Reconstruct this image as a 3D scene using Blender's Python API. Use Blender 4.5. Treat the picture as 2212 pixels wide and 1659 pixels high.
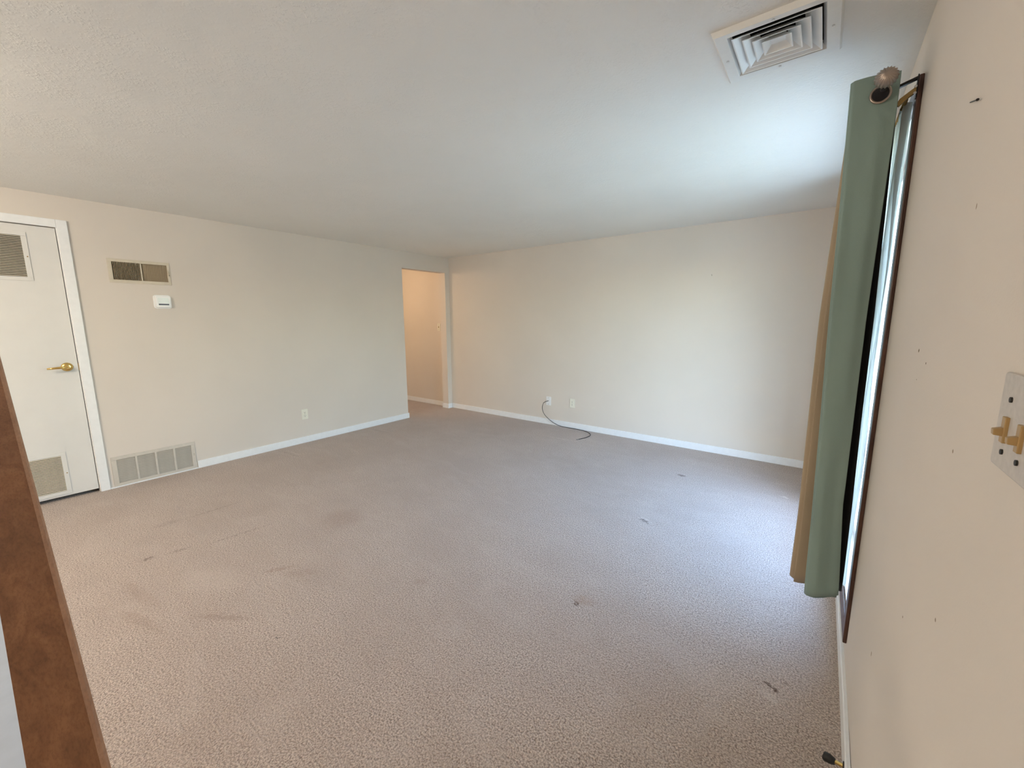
import bpy, bmesh, math, random
from mathutils import Vector, Matrix

random.seed(7)
SC = bpy.context.scene
COL = SC.collection
for o in list(bpy.data.objects):
    bpy.data.objects.remove(o)

# ------------------------------------------------------------------ room size (metres)
H = 2.29          # ceiling
W = 4.773         # right (window) wall
D = 4.494         # back wall
YN = -2.3         # near wall, behind the viewer
T = 0.12          # wall thickness
BB = 0.072        # baseboard height
BT = 0.012        # baseboard thickness

# ------------------------------------------------------------------ camera
def set_camera():
    yaw, pitch, roll = 0.64754, 0.15619, -0.004866
    cy, sy, cp, sp = math.cos(yaw), math.sin(yaw), math.cos(pitch), math.sin(pitch)
    fwd = Vector((-sy * cp, cy * cp, -sp))
    right = Vector((cy, sy, 0))
    up = right.cross(fwd)
    r2 = right * math.cos(roll) + up * math.sin(roll)
    u2 = -right * math.sin(roll) + up * math.cos(roll)
    cam = bpy.data.cameras.new('camera')
    cam.sensor_width = 36.0
    cam.lens = 879.76 / 2212 * 36.0
    cam.clip_start = 0.02
    ob = bpy.data.objects.new('camera', cam)
    m = Matrix((r2, u2, -fwd)).transposed().to_4x4()
    m.translation = (4.5897, 0.0, 1.3701)
    ob.matrix_world = m
    COL.objects.link(ob)
    SC.camera = ob
set_camera()

# ------------------------------------------------------------------ sky, sun, window portals, exposure
world = bpy.data.worlds.new('sky')
SC.world = world
world.use_nodes = True
wn = world.node_tree
wn.nodes.clear()
sky = wn.nodes.new('ShaderNodeTexSky')
sky.sky_type = 'NISHITA'
sky.sun_disc = False
sky.sun_elevation = math.radians(50)
sky.sun_rotation = math.radians(194)
sky.air_density = 1.3
sky.dust_density = 1.3
sky.ozone_density = 3.0
wbg = wn.nodes.new('ShaderNodeBackground')
wbg.inputs['Strength'].default_value = 1.8
wout = wn.nodes.new('ShaderNodeOutputWorld')
wn.links.new(sky.outputs[0], wbg.inputs[0])
wn.links.new(wbg.outputs[0], wout.inputs[0])

sun_data = bpy.data.lights.new('sun', 'SUN')
sun_data.energy = 3.2
sun_data.angle = math.radians(0.6)
sun_data.color = (1.0, 0.95, 0.86)
sun = bpy.data.objects.new('sun', sun_data)
sun.rotation_euler = (math.radians(38), 0, math.radians(-14))     # high, from behind the viewer: lights the garden, never enters the window
COL.objects.link(sun)

WY0, WY1, WZ0, WZ1 = 1.945, 3.40, 0.19, 2.06        # window opening in the right wall

def portal(name, loc, rot, sx, sy):
    l = bpy.data.lights.new(name, 'AREA')
    l.shape = 'RECTANGLE'; l.size = sx; l.size_y = sy
    l.cycles.is_portal = True
    o = bpy.data.objects.new(name, l)
    o.location = loc; o.rotation_euler = rot
    COL.objects.link(o)
portal('window_portal', (W + 0.17, (WY0 + WY1) / 2, (WZ0 + WZ1) / 2), (0, math.radians(90), 0), WZ1 - WZ0, WY1 - WY0)

vs = SC.view_settings
vs.view_transform = 'Standard'
vs.look = 'None'
vs.exposure = 1.08
vs.gamma = 1.0
vs.use_curve_mapping = False
SC.cycles.max_bounces = 9
SC.cycles.diffuse_bounces = 6
SC.cycles.transparent_max_bounces = 8
SC.cycles.sample_clamp_indirect = 8.0
SC.cycles.caustics_reflective = False
SC.cycles.caustics_refractive = False

# ------------------------------------------------------------------ material helpers
class NT:
    def __init__(self, name):
        self.m = bpy.data.materials.new(name)
        self.m.use_nodes = True
        self.t = self.m.node_tree
        self.t.nodes.clear()
        self.out = self.t.nodes.new('ShaderNodeOutputMaterial')
        self.b = self.t.nodes.new('ShaderNodeBsdfPrincipled')
        self.t.links.new(self.b.outputs[0], self.out.inputs[0])
        self.co = None
    def n(self, typ, **kw):
        x = self.t.nodes.new(typ)
        for k, v in kw.items():
            setattr(x, k, v)
        return x
    def link(self, a, b):
        self.t.links.new(a, b)
    def setin(self, sock, v):
        if isinstance(v, bpy.types.NodeSocket):
            self.link(v, sock)
        else:
            sock.default_value = v
    def coord(self):
        if self.co is None:
            self.co = self.n('ShaderNodeTexCoord').outputs['Object']
        return self.co
    def noise(self, scale, detail=2.0, rough=0.5, vec=None, dist=0.0):
        x = self.n('ShaderNodeTexNoise')
        x.inputs['Scale'].default_value = scale
        x.inputs['Detail'].default_value = detail
        x.inputs['Roughness'].default_value = rough
        x.inputs['Distortion'].default_value = dist
        self.link(vec if vec is not None else self.coord(), x.inputs['Vector'])
        return x
    def mapping(self, scale=(1, 1, 1), loc=(0, 0, 0), rot=(0, 0, 0), vec=None):
        x = self.n('ShaderNodeMapping')
        x.inputs['Scale'].default_value = scale
        x.inputs['Location'].default_value = loc
        x.inputs['Rotation'].default_value = rot
        self.link(vec if vec is not None else self.coord(), x.inputs['Vector'])
        return x.outputs[0]
    def math(self, op, a, b=0.0, clamp=False):
        x = self.n('ShaderNodeMath', operation=op, use_clamp=clamp)
        self.setin(x.inputs[0], a); self.setin(x.inputs[1], b)
        return x.outputs[0]
    def rng(self, v, a, b, c, d, smooth=False):
        x = self.n('ShaderNodeMapRange')
        if smooth: x.interpolation_type = 'SMOOTHSTEP'
        self.link(v, x.inputs[0])
        for i, q in enumerate((a, b, c, d)):
            x.inputs[i + 1].default_value = q
        return x.outputs[0]
    def mix(self, f, a, b, blend='MIX'):
        x = self.n('ShaderNodeMix', data_type='RGBA', blend_type=blend)
        self.setin(x.inputs[0], f)
        for s, v in ((x.inputs[6], a), (x.inputs[7], b)):
            if isinstance(v, bpy.types.NodeSocket): self.link(v, s)
            else: s.default_value = (v[0], v[1], v[2], 1)
        return x.outputs[2]
    def bump(self, h, strength=0.3, dist=0.01, normal=None):
        x = self.n('ShaderNodeBump')
        x.inputs['Strength'].default_value = strength
        x.inputs['Distance'].default_value = dist
        self.link(h, x.inputs['Height'])
        if normal is not None: self.link(normal, x.inputs['Normal'])
        return x.outputs[0]
    def ellipse(self, cx, cy, rx, ry, ang, vec, soft=0.5):
        """1 inside an ellipse on the floor plane, fading to 0 at its rim"""
        m = self.n('ShaderNodeMapping', vector_type='TEXTURE')
        m.inputs['Location'].default_value = (cx, cy, 0)
        m.inputs['Rotation'].default_value = (0, 0, ang)
        m.inputs['Scale'].default_value = (rx, ry, 1e6)
        self.link(vec, m.inputs['Vector'])
        l = self.n('ShaderNodeVectorMath', operation='LENGTH')
        self.link(m.outputs[0], l.inputs[0])
        return self.rng(l.outputs['Value'], soft, 1.0, 1.0, 0.0, True)

def plain(name, col, rough=0.5, metal=0.0, spec=0.5, var=0.04, scale=30.0):
    k = NT(name)
    nz = k.noise(scale, 3)
    f = k.rng(nz.outputs[0], 0.3, 0.7, 1 - var, 1 + var)
    c = k.mix(1.0, col, (1, 1, 1), 'MULTIPLY')
    x = k.n('ShaderNodeVectorMath', operation='SCALE')
    k.link(c, x.inputs[0]); k.link(f, x.inputs['Scale'])
    k.link(x.outputs[0], k.b.inputs['Base Color'])
    k.b.inputs['Roughness'].default_value = rough
    k.b.inputs['Metallic'].default_value = metal
    k.b.inputs['Specular IOR Level'].default_value = spec
    return k.m

def wall_paint(name, col, marks=()):
    k = NT(name)
    n1 = k.noise(1.3, 3)
    c = k.mix(k.rng(n1.outputs[0], 0.35, 0.65, 0, 1), [v * 0.98 for v in col], [min(1, v * 1.02) for v in col])
    for (y, z, ry, rz, ang, mc) in marks:          # marks on the right wall, in (y, z)
        m = k.n('ShaderNodeMapping', vector_type='TEXTURE')
        m.inputs['Location'].default_value = (0, y, z)
        m.inputs['Rotation'].default_value = (ang, 0, 0)
        m.inputs['Scale'].default_value = (1e6, ry, rz)
        k.link(k.coord(), m.inputs['Vector'])
        l = k.n('ShaderNodeVectorMath', operation='LENGTH')
        k.link(m.outputs[0], l.inputs[0])
        c = k.mix(k.rng(l.outputs['Value'], 0.6, 1.0, 1, 0), c, mc)
    k.link(c, k.b.inputs['Base Color'])
    k.b.inputs['Roughness'].default_value = 0.9
    k.b.inputs['Specular IOR Level'].default_value = 0.0
    n2 = k.noise(220, 2, 0.6)
    k.link(k.bump(n2.outputs[0], 0.12, 0.002), k.b.inputs['Normal'])
    return k.m

def ceiling_paint():
    k = NT('ceiling_paint')
    n1 = k.noise(1.1, 3)
    c = k.mix(k.rng(n1.outputs[0], 0.35, 0.65, 0, 1), (0.83, 0.82, 0.785), (0.86, 0.85, 0.815))
    k.link(c, k.b.inputs['Base Color'])
    k.b.inputs['Roughness'].default_value = 0.9
    k.b.inputs['Specular IOR Level'].default_value = 0.0
    stip = k.noise(85, 3, 0.55)
    patch = k.noise(5.5, 4, 0.6)
    big = k.noise(3.2, 3, 0.6)
    sp = k.rng(stip.outputs[0], 0.50, 0.62, 0, 1)
    pm = k.rng(patch.outputs[0], 0.45, 0.62, 0.12, 1)
    h = k.math('MULTIPLY', sp, pm)
    b1 = k.bump(h, 0.32, 0.004)
    b2 = k.bump(big.outputs[0], 0.25, 0.03, b1)
    k.link(b2, k.b.inputs['Normal'])
    return k.m

def carpet():
    k = NT('carpet')
    co = k.coord()
    # ragged coordinates so that marks in the pile have broken edges
    jit = k.noise(60, 1)
    jv = k.n('ShaderNodeVectorMath', operation='SUBTRACT')
    k.link(jit.outputs['Color'], jv.inputs[0]); jv.inputs[1].default_value = (0.5, 0.5, 0.5)
    js = k.n('ShaderNodeVectorMath', operation='SCALE'); k.link(jv.outputs[0], js.inputs[0]); js.inputs['Scale'].default_value = 0.05
    ja = k.n('ShaderNodeVectorMath', operation='ADD'); k.link(co, ja.inputs[0]); k.link(js.outputs[0], ja.inputs[1])
    rag = ja.outputs[0]
    tuft = k.noise(165, 2, 0.62)
    tuft2 = k.noise(75, 2, 0.5)
    big = k.noise(1.7, 2, 0.55)
    mid = k.noise(6.5, 2, 0.6)
    swirl = k.noise(2.6, 3, 0.55, vec=k.mapping((1.0, 2.6, 1), rot=(0, 0, 0.5)), dist=1.2)
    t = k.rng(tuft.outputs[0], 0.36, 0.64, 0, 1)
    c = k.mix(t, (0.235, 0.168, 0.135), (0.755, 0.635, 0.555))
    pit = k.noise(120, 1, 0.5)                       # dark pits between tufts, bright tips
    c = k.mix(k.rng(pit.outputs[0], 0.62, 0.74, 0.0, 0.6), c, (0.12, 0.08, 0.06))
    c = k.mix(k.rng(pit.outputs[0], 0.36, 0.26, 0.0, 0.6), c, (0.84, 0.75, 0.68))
    c = k.mix(k.rng(tuft2.outputs[0], 0.35, 0.65, 0.0, 0.18), c, (0.68, 0.59, 0.53))
    c = k.mix(k.rng(big.outputs[0], 0.4, 0.66, 0.0, 0.30), c, (0.39, 0.305, 0.255))
    c = k.mix(k.rng(mid.outputs[0], 0.52, 0.72, 0.0, 0.16), c, (0.37, 0.285, 0.235))
    c = k.mix(k.rng(swirl.outputs[0], 0.5, 0.68, 0.0, 0.20), c, (0.63, 0.545, 0.49))
    dark = (0.17, 0.105, 0.075)
    pale = (0.78, 0.70, 0.63)
    marks = [  # x, y, rx, ry, angle, colour, strength
        (3.74, 2.652, 0.075, 0.035, -0.5, pale, 0.35), (3.734, 2.635, 0.055, 0.020, -0.5, (0.12, 0.075, 0.055), 0.9),
        (3.709, 3.648, 0.060, 0.030, -0.4, dark, 0.85), (4.474, 3.655, 0.040, 0.022, -0.3, pale, 0.6),
        
        (3.749, 1.625, 0.034, 0.011, -0.7, dark, 1.0), (3.77, 1.66, 0.075, 0.05, 0.2, (0.40, 0.25, 0.16), 0.42),
        
        (4.555, 1.60, 0.050, 0.022, -0.6, pale, 0.35), (4.60, 1.70, 0.02, 0.007, 0, dark, 0.5), (4.555, 1.655, 0.045, 0.013, -0.55, (0.12, 0.07, 0.05), 0.95),
        (1.564, 0.464, 0.028, 0.040, 0.0, dark, 0.65), (1.60, 0.60, 0.020, 0.075, -0.2, dark, 0.35),
        (1.68, 0.90, 0.010, 0.26, -0.12, dark, 0.38), (1.14, 0.92, 0.012, 0.24, 0.0, dark, 0.30),
        (1.12, 0.66, 0.05, 0.10, 0.0, dark, 0.22), 
        (3.007, 1.283, 0.050, 0.035, 0.3, (0.33, 0.21, 0.15), 0.28),
        (2.812, 0.650, 0.012, 0.006, 0.6, (0.02, 0.015, 0.012), 0.9),
        (2.284, 0.872, 0.10, 0.022, 1.0, (0.33, 0.21, 0.15), 0.5),
        (2.42, 0.93, 0.12, 0.05, 0.7, (0.36, 0.25, 0.19), 0.30),
        (2.025, 1.414, 0.20, 0.17, 0.3, (0.35, 0.245, 0.19), 0.42),
        (2.47, 0.55, 0.025, 0.19, -1.0, (0.31, 0.215, 0.165), 0.45),
        (2.10, 0.62, 0.24, 0.13, 0.5, (0.66, 0.56, 0.49), 0.30),
        (0.28, 1.86, 0.28, 0.008, 0.06, dark, 0.30), (0.28, 1.90, 0.28, 0.008, 0.06, pale, 0.30),
        (0.30, 2.955, 0.26, 0.008, 0.03, dark, 0.28), (0.30, 3.00, 0.26, 0.010, 0.03, pale, 0.30),
         (2.3, 4.0, 0.40, 0.010, 0.03, pale, 0.35),
        (1.95, 0.36, 0.30, 0.05, 0.15, (0.33, 0.235, 0.18), 0.35), (2.2, 0.31, 0.25, 0.035, 0.25, (0.33, 0.235, 0.18), 0.35),
        
    ]
    brk = k.rng(k.noise(48, 1, 0.6).outputs[0], 0.38, 0.58, 0.6, 1.15)
    for (x, y, rx, ry, a, mc, s) in marks:
        e = k.ellipse(x, y, rx, ry, a, rag, 0.35)
        c = k.mix(k.math('MULTIPLY', k.math('MULTIPLY', e, s), brk), c, mc)
    k.link(c, k.b.inputs['Base Color'])
    k.b.inputs['Roughness'].default_value = 1.0
    k.b.inputs['Specular IOR Level'].default_value = 0.0
    k.b.inputs['Sheen Weight'].default_value = 0.35
    k.b.inputs['Sheen Roughness'].default_value = 0.5
    hgt = k.math('ADD', tuft.outputs[0], k.math('MULTIPLY', tuft2.outputs[0], 0.8))
    k.link(k.bump(hgt, 0.9, 0.009), k.b.inputs['Normal'])
    return k.m

def wood(name, dark, light, scale=1.0, rough=0.45, axis=0):
    k = NT(name)
    s = [9 * scale] * 3
    s[axis] = 1.0 * scale
    v = k.mapping(tuple(s))
    n1 = k.noise(4.5, 5, 0.6, vec=v, dist=0.8)
    n2 = k.noise(40, 3, 0.6, vec=v)
    n3 = k.noise(5, 3, 0.6)
    f = k.rng(n1.outputs[0], 0.3, 0.7, 0, 1)
    c = k.mix(f, dark, light)
    c = k.mix(k.rng(n2.outputs[0], 0.45, 0.75, 0, 0.45), c, [v * 0.5 for v in dark])
    c = k.mix(k.rng(n3.outputs[0], 0.45, 0.7, 0, 0.4), c, [v * 0.75 for v in dark])
    k.link(c, k.b.inputs['Base Color'])
    k.b.inputs['Roughness'].default_value = rough
    k.link(k.bump(n2.outputs[0], 0.15, 0.002), k.b.inputs['Normal'])
    return k.m

def fabric(name, col, trans=0.0, weave=900.0, var=0.08):
    k = NT(name)
    n1 = k.noise(7, 3, vec=k.mapping((1, 1, 0.25)))
    w = k.noise(weave * 0.35, 2)
    c = k.mix(k.rng(n1.outputs[0], 0.3, 0.7, 0, 1), [v * (1 - var) for v in col], [min(1, v * (1 + var)) for v in col])
    k.link(c, k.b.inputs['Base Color'])
    k.b.inputs['Roughness'].default_value = 0.9
    k.b.inputs['Specular IOR Level'].default_value = 0.1
    k.b.inputs['Sheen Weight'].default_value = 0.15
    k.link(k.bump(w.outputs[0], 0.25, 0.0015), k.b.inputs['Normal'])
    if trans > 0:
        tr = k.n('ShaderNodeBsdfTranslucent'); k.link(c, tr.inputs['Color'])
        mx = k.n('ShaderNodeMixShader'); mx.inputs[0].default_value = trans
        k.link(k.b.outputs[0], mx.inputs[1]); k.link(tr.outputs[0], mx.inputs[2])
        k.link(mx.outputs[0], k.out.inputs[0])
    return k.m

def sheer_fabric():
    k = NT('sheer_voile')
    n1 = k.noise(30, 3, vec=k.mapping((1, 1, 0.15)))
    c = k.mix(k.rng(n1.outputs[0], 0.3, 0.7, 0, 1), (0.74, 0.73, 0.69), (0.86, 0.85, 0.81))
    k.link(c, k.b.inputs['Base Color']); k.b.inputs['Roughness'].default_value = 0.8
    tr = k.n('ShaderNodeBsdfTranslucent'); k.link(c, tr.inputs['Color'])
    tp = k.n('ShaderNodeBsdfTransparent')
    m1 = k.n('ShaderNodeMixShader'); m1.inputs[0].default_value = 0.65
    k.link(k.b.outputs[0], m1.inputs[1]); k.link(tr.outputs[0], m1.inputs[2])
    m2 = k.n('ShaderNodeMixShader'); m2.inputs[0].default_value = 0.30
    k.link(m1.outputs[0], m2.inputs[1]); k.link(tp.outputs[0], m2.inputs[2])
    k.link(m2.outputs[0], k.out.inputs[0])
    return k.m

def window_glass():
    k = NT('window_glass')
    n1 = k.noise(2.0, 2)
    tp = k.n('ShaderNodeBsdfTransparent')
    k.link(k.mix(n1.outputs[0], (0.95, 0.97, 0.96), (0.93, 0.96, 0.95)), tp.inputs['Color'])
    gl = k.n('ShaderNodeBsdfGlossy'); gl.inputs['Roughness'].default_value = 0.02
    mx = k.n('ShaderNodeMixShader'); mx.inputs[0].default_value = 0.05
    k.link(tp.outputs[0], mx.inputs[1]); k.link(gl.outputs[0], mx.inputs[2])
    k.link(mx.outputs[0], k.out.inputs[0])
    return k.m

WALL = (0.73, 0.675, 0.615)
M = dict(
    wall=wall_paint('wall_paint', WALL),
    wall_right=wall_paint('wall_paint_right', WALL, marks=[
        (1.323, 1.295, 0.006, 0.005, 0, (0.10, 0.075, 0.03)), (1.225, 1.274, 0.004, 0.003, 0, (0.10, 0.075, 0.04)),
        (1.072, 0.769, 0.003, 0.003, 0, (0.16, 0.05, 0.03)), (1.30, 1.23, 0.003, 0.002, 0, (0.22, 0.17, 0.12)),
        (1.02, 1.55, 0.003, 0.006, 0, (0.32, 0.25, 0.18)), (0.86, 0.9, 0.004, 0.004, 0, (0.33, 0.26, 0.2)),
        (1.35, 0.48, 0.006, 0.008, 0, (0.36, 0.29, 0.22)), (0.92, 1.16, 0.004, 0.004, 0.5, (0.33, 0.27, 0.2))]),
    ceiling=ceiling_paint(),
    carpet=carpet(),
    trim=plain('white_trim_paint', (0.88, 0.90, 0.92), 0.4, var=0.02),
    door=plain('door_paint', (0.74, 0.735, 0.715), 0.45, var=0.015, scale=8),
    vent_cream=plain('cream_enamel', (0.66, 0.60, 0.49), 0.5),
    vent_blade=plain('tan_enamel', (0.50, 0.42, 0.30), 0.55),
    vent_grey=plain('painted_grille', (0.62, 0.58, 0.52), 0.5),
    vent_white=plain('white_enamel', (0.80, 0.80, 0.78), 0.4, var=0.02),
    duct=plain('dark_duct', (0.035, 0.028, 0.024), 0.8),
    brass=plain('polished_brass', (0.78, 0.55, 0.20), 0.22, 1.0),
    brass_dark=plain('aged_brass', (0.40, 0.27, 0.11), 0.4, 0.8),
    steel=plain('nickel', (0.62, 0.62, 0.62), 0.25, 1.0),
    pewter=plain('pewter_finial', (0.40, 0.33, 0.28), 0.3, 0.75),
    black=plain('black_metal', (0.018, 0.016, 0.018), 0.4, 0.3),
    black_rubber=plain('black_rubber', (0.012, 0.012, 0.012), 0.55),
    white_plastic=plain('white_plastic', (0.90, 0.91, 0.92), 0.35, var=0.01),
    ivory=plain('ivory_plastic', (0.84, 0.82, 0.72), 0.35, var=0.01),
    ivory_toggle=plain('amber_toggle', (0.40, 0.255, 0.10), 0.4),
    plate=plain('painted_switch_plate', (0.56, 0.52, 0.48), 0.5, var=0.06, scale=120),
    dark=plain('dark_slot', (0.03, 0.028, 0.025), 0.6),
    screen=plain('grey_screen', (0.80, 0.86, 0.86), 0.25, var=0.01),
    screen_dark=plain('dark_display', (0.06, 0.055, 0.09), 0.3),
    teal=fabric('teal_fabric', (0.25, 0.335, 0.30), 0.05),
    black_cloth=fabric('black_strip_fabric', (0.008, 0.008, 0.009)),
    beige=fabric('beige_fabric', (0.45, 0.355, 0.245), 0.10),
    sheer=sheer_fabric(),
    glass=window_glass(),
    brown=wood('dark_brown_casing', (0.045, 0.017, 0.010), (0.13, 0.055, 0.033), 1.5, 0.35, axis=2),
    rail=wood('stained_oak', (0.20, 0.078, 0.032), (0.36, 0.16, 0.068), 1.2, 0.5),
    rail_highlight=wood('stained_oak_highlight', (0.40, 0.20, 0.11), (0.52, 0.29, 0.17), 1.2, 0.5),  # lighter copy of the oak: highlight along the rail's edge painted in
    vinyl=plain('pale_vinyl', (0.34, 0.385, 0.46), 0.4, var=0.05, scale=12),
    grass=plain('lawn', (0.30, 0.34, 0.25), 0.95, var=0.35, scale=3),
    concrete=plain('pale_patio', (0.40, 0.41, 0.38), 0.9, var=0.1, scale=5),
    cable=plain('black_cable', (0.012, 0.012, 0.013), 0.45),
    globe=plain('opal_glass', (0.8, 0.75, 0.65), 0.3),
)

# ------------------------------------------------------------------ mesh helpers
def box(bm, x0, x1, y0, y1, z0, z1):
    v = [bm.verts.new(p) for p in ((x0, y0, z0), (x1, y0, z0), (x1, y1, z0), (x0, y1, z0), (x0, y0, z1), (x1, y0, z1), (x1, y1, z1), (x0, y1, z1))]
    for f in ((0, 3, 2, 1), (4, 5, 6, 7), (0, 1, 5, 4), (1, 2, 6, 5), (2, 3, 7, 6), (3, 0, 4, 7)):
        bm.faces.new([v[i] for i in f])
    return v

def tube(bm, pts, r, seg=10, cap=True):
    pts = [Vector(p) for p in pts]
    rings = []
    for i, p in enumerate(pts):
        a = pts[max(0, i - 1)]; b = pts[min(len(pts) - 1, i + 1)]
        d = (b - a).normalized()
        ref = Vector((0, 0, 1)) if abs(d.z) < 0.9 else Vector((1, 0, 0))
        u = d.cross(ref).normalized(); w = d.cross(u)
        rr = r[i] if isinstance(r, (list, tuple)) else r
        rings.append([bm.verts.new(p + (u * math.cos(2 * math.pi * k / seg) + w * math.sin(2 * math.pi * k / seg)) * rr) for k in range(seg)])
    for A, B in zip(rings, rings[1:]):
        for k in range(seg):
            bm.faces.new((A[k], A[(k + 1) % seg], B[(k + 1) % seg], B[k]))
    if cap:
        bm.faces.new(rings[0][::-1]); bm.faces.new(rings[-1])
    return rings

def prism(bm, poly, axis, a, b):
    """extrude a 2-D polygon along an axis (0, 1 or 2) from a to b"""
    def P(u, v, w):
        return {0: (w, u, v), 1: (u, w, v), 2: (u, v, w)}[axis]
    A = [bm.verts.new(P(u, v, a)) for u, v in poly]
    B = [bm.verts.new(P(u, v, b)) for u, v in poly]
    n = len(poly)
    bm.faces.new(A[::-1]); bm.faces.new(B)
    for i in range(n):
        bm.faces.new((A[i], A[(i + 1) % n], B[(i + 1) % n], B[i]))

def make(name, bm, mat, parent=None, bevel=0.0, smooth=False, seg=2, solid=0.0):
    bmesh.ops.recalc_face_normals(bm, faces=bm.faces)
    me = bpy.data.meshes.new(name)
    bm.to_mesh(me); bm.free()
    o = bpy.data.objects.new(name, me)
    me.materials.append(M[mat])
    COL.objects.link(o)
    if parent is not None: o.parent = parent
    if solid:
        s = o.modifiers.new('thickness', 'SOLIDIFY'); s.thickness = solid; s.offset = 0
    if bevel:
        b = o.modifiers.new('bevel', 'BEVEL'); b.width = bevel; b.segments = seg; b.limit_method = 'ANGLE'
    if smooth:
        for p in me.polygons: p.use_smooth = True
    return o

def mbox(name, mat, b, parent=None, bevel=0.0):
    bm = bmesh.new(); box(bm, *b)
    return make(name, bm, mat, parent, bevel)

def root(name, loc=(0, 0, 0)):
    o = bpy.data.objects.new(name, None)
    o.empty_display_size = 0.05
    COL.objects.link(o)
    return o

def tag(o, label=None, cat=None, group=None, kind=None):
    if label: o['label'] = label
    if cat: o['category'] = cat
    if group: o['group'] = group
    if kind: o['kind'] = kind
    return o

def struct(name, mat, boxes, label=None, bevel=0.0):
    bm = bmesh.new()
    for b in boxes: box(bm, *b)
    o = make(name, bm, mat, None, bevel)
    o['kind'] = 'structure'
    if label: o['label'] = label
    return o

def copy_part(src, parent, loc):
    c = src.copy(); COL.objects.link(c); c.parent = parent; c.location = loc
    return c

# ------------------------------------------------------------------ shell
HX = -1.35        # hall far wall
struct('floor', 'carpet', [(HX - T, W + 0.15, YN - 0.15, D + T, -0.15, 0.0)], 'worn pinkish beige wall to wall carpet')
VX0, VX1, VY0, VY1 = 4.262, 4.511, 1.614, 1.863        # duct opening above the ceiling diffuser
struct('ceiling', 'ceiling', [(HX - T, VX0, YN - 0.15, D + T, H, H + 0.15), (VX1, W + 0.15, YN - 0.15, D + T, H, H + 0.15),
                              (VX0, VX1, YN - 0.15, VY0, H, H + 0.15), (VX0, VX1, VY1, D + T, H, H + 0.15)], 'off-white stippled ceiling')
DY0, DY1, DZ = -0.275, 0.488, 2.06                 # door opening
OY0, OY1, OZ = 3.62, 4.41, 2.071                   # hall opening
# openings for the two wall grilles are cut through the left wall
UV = (0.757, 1.107, 1.708, 1.849)                  # upper vent core: y0 y1 z0 z1
LV = (0.604, 1.110, 0.030, 0.233)                  # lower return core
def wall_left_boxes():
    x0, x1 = -T, 0.0
    bs = [(x0, x1, YN, DY0, 0, H), (x0, x1, DY0, DY1, DZ, H), (x0, x1, DY1, LV[0], 0, H)]
    bs += [(x0, x1, LV[0], UV[0], LV[3], H), (x0, x1, LV[0], LV[1], 0, LV[2])]
    bs += [(x0, x1, UV[0], UV[1], UV[3], H), (x0, x1, UV[0], UV[1], LV[3], UV[2]), (x0, x1, UV[1], LV[1], LV[3], H)]
    bs += [(x0, x1, LV[1], OY0, 0, H), (x0, x1, OY0, OY1, OZ, H), (x0, x1, OY1, D, 0, H)]
    return bs
struct('wall_left', 'wall', wall_left_boxes(), 'beige painted wall with door, grilles and hall opening')
struct('wall_back', 'wall', [(HX - T, W + 0.15, D, D + T, 0, H)], 'beige painted wall with cable and outlet')
struct('wall_right', 'wall_right', [(W, W + 0.15, YN, WY0, 0, H), (W, W + 0.15, WY1, D, 0, H), (W, W + 0.15, WY0, WY1, WZ1, H), (W, W + 0.15, WY0, WY1, 0, WZ0)], 'beige painted window wall')
struct('wall_near', 'wall', [(-T, W + 0.15, YN - 0.15, YN, 0, H)])
struct('wall_hall', 'wall', [(HX - T, HX, 1.9, D, 0, H), (HX, -T, 1.9 - T, 1.9, 0, H)])
struct('wall_closet', 'wall', [(-0.9, -0.82, YN, 1.25, 0, H), (-0.82, -T, 1.17, 1.25, 0, H), (-0.82, -T, YN, YN + 0.08, 0, H)])
g = struct('ground', 'grass', [(W + 3.0, W + 60, -40, 50, -0.5, -0.35)])
struct('ground_patio', 'concrete', [(W + 0.15, W + 3.0, -40, 50, -0.5, -0.33), (-20, W + 0.15, -30, YN - 0.15, -0.5, -0.33)])

struct('floor_entry', 'vinyl', [(0.016, W - BT, YN, -0.035, 0.0, 0.004)], 'pale grey entry floor beyond the stair rail')

def baseboard(name, x0, x1, y0, y1, label):
    bm = bmesh.new(); box(bm, x0, x1, y0, y1, 0, BB)
    o = make(name, bm, 'trim', None, 0.003)
    tag(o, label, kind='structure')
    return o
baseboard('baseboard_left', 0.0, BT, 1.146, OY0 + BT, 'white baseboard along the grille wall')
baseboard('baseboard_opening', -T, 0.0, OY0, OY0 + BT, 'white baseboard round the opening edge')
bm = bmesh.new(); box(bm, -T - 0.004, BT, OY1 - BT, OY1, 0, BB); box(bm, 0, BT, OY1, D - BT, 0, BB)
tag(make('baseboard_stub', bm, 'trim', None, 0.002), 'short white baseboard wrapping the stub by the corner', kind='structure')
baseboard('baseboard_back', BT, W, D - BT, D, 'white baseboard along the back wall')
baseboard('baseboard_hall', HX, -T - 0.004, D - BT, D, 'white baseboard in the hall')
# right baseboard: bows slightly away from the wall towards the viewer
bm = bmesh.new()
n = 40
ys = [YN + (WY0 - 0.06 - YN) * i / n for i in range(n + 1)] + [D - BT]
prev = None
for y in ys:
    bow = 0.004 * math.exp(-((y - 1.15) / 0.28) ** 2)
    ring = [bm.verts.new((x, y, z)) for x, z in ((W - BT - bow, 0), (W - bow, 0), (W - bow, BB), (W - BT + 0.003 - bow, BB), (W - BT - bow, BB - 0.004))]
    if prev:
        for i in range(5):
            bm.faces.new((prev[i], prev[(i + 1) % 5], ring[(i + 1) % 5], ring[i]))
    else:
        bm.faces.new(ring)
    prev = ring
bm.faces.new(prev[::-1])
tag(make('baseboard_right', bm, 'trim'), 'white baseboard below the window', kind='structure')

# white paint lip under the return grille
tag(mbox('trim_4', 'trim', (0.0, 0.010, 0.5455, 1.146, 0.0, 0.010), None, 0.002), 'thin white strip under the low return grille', kind='structure')

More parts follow.
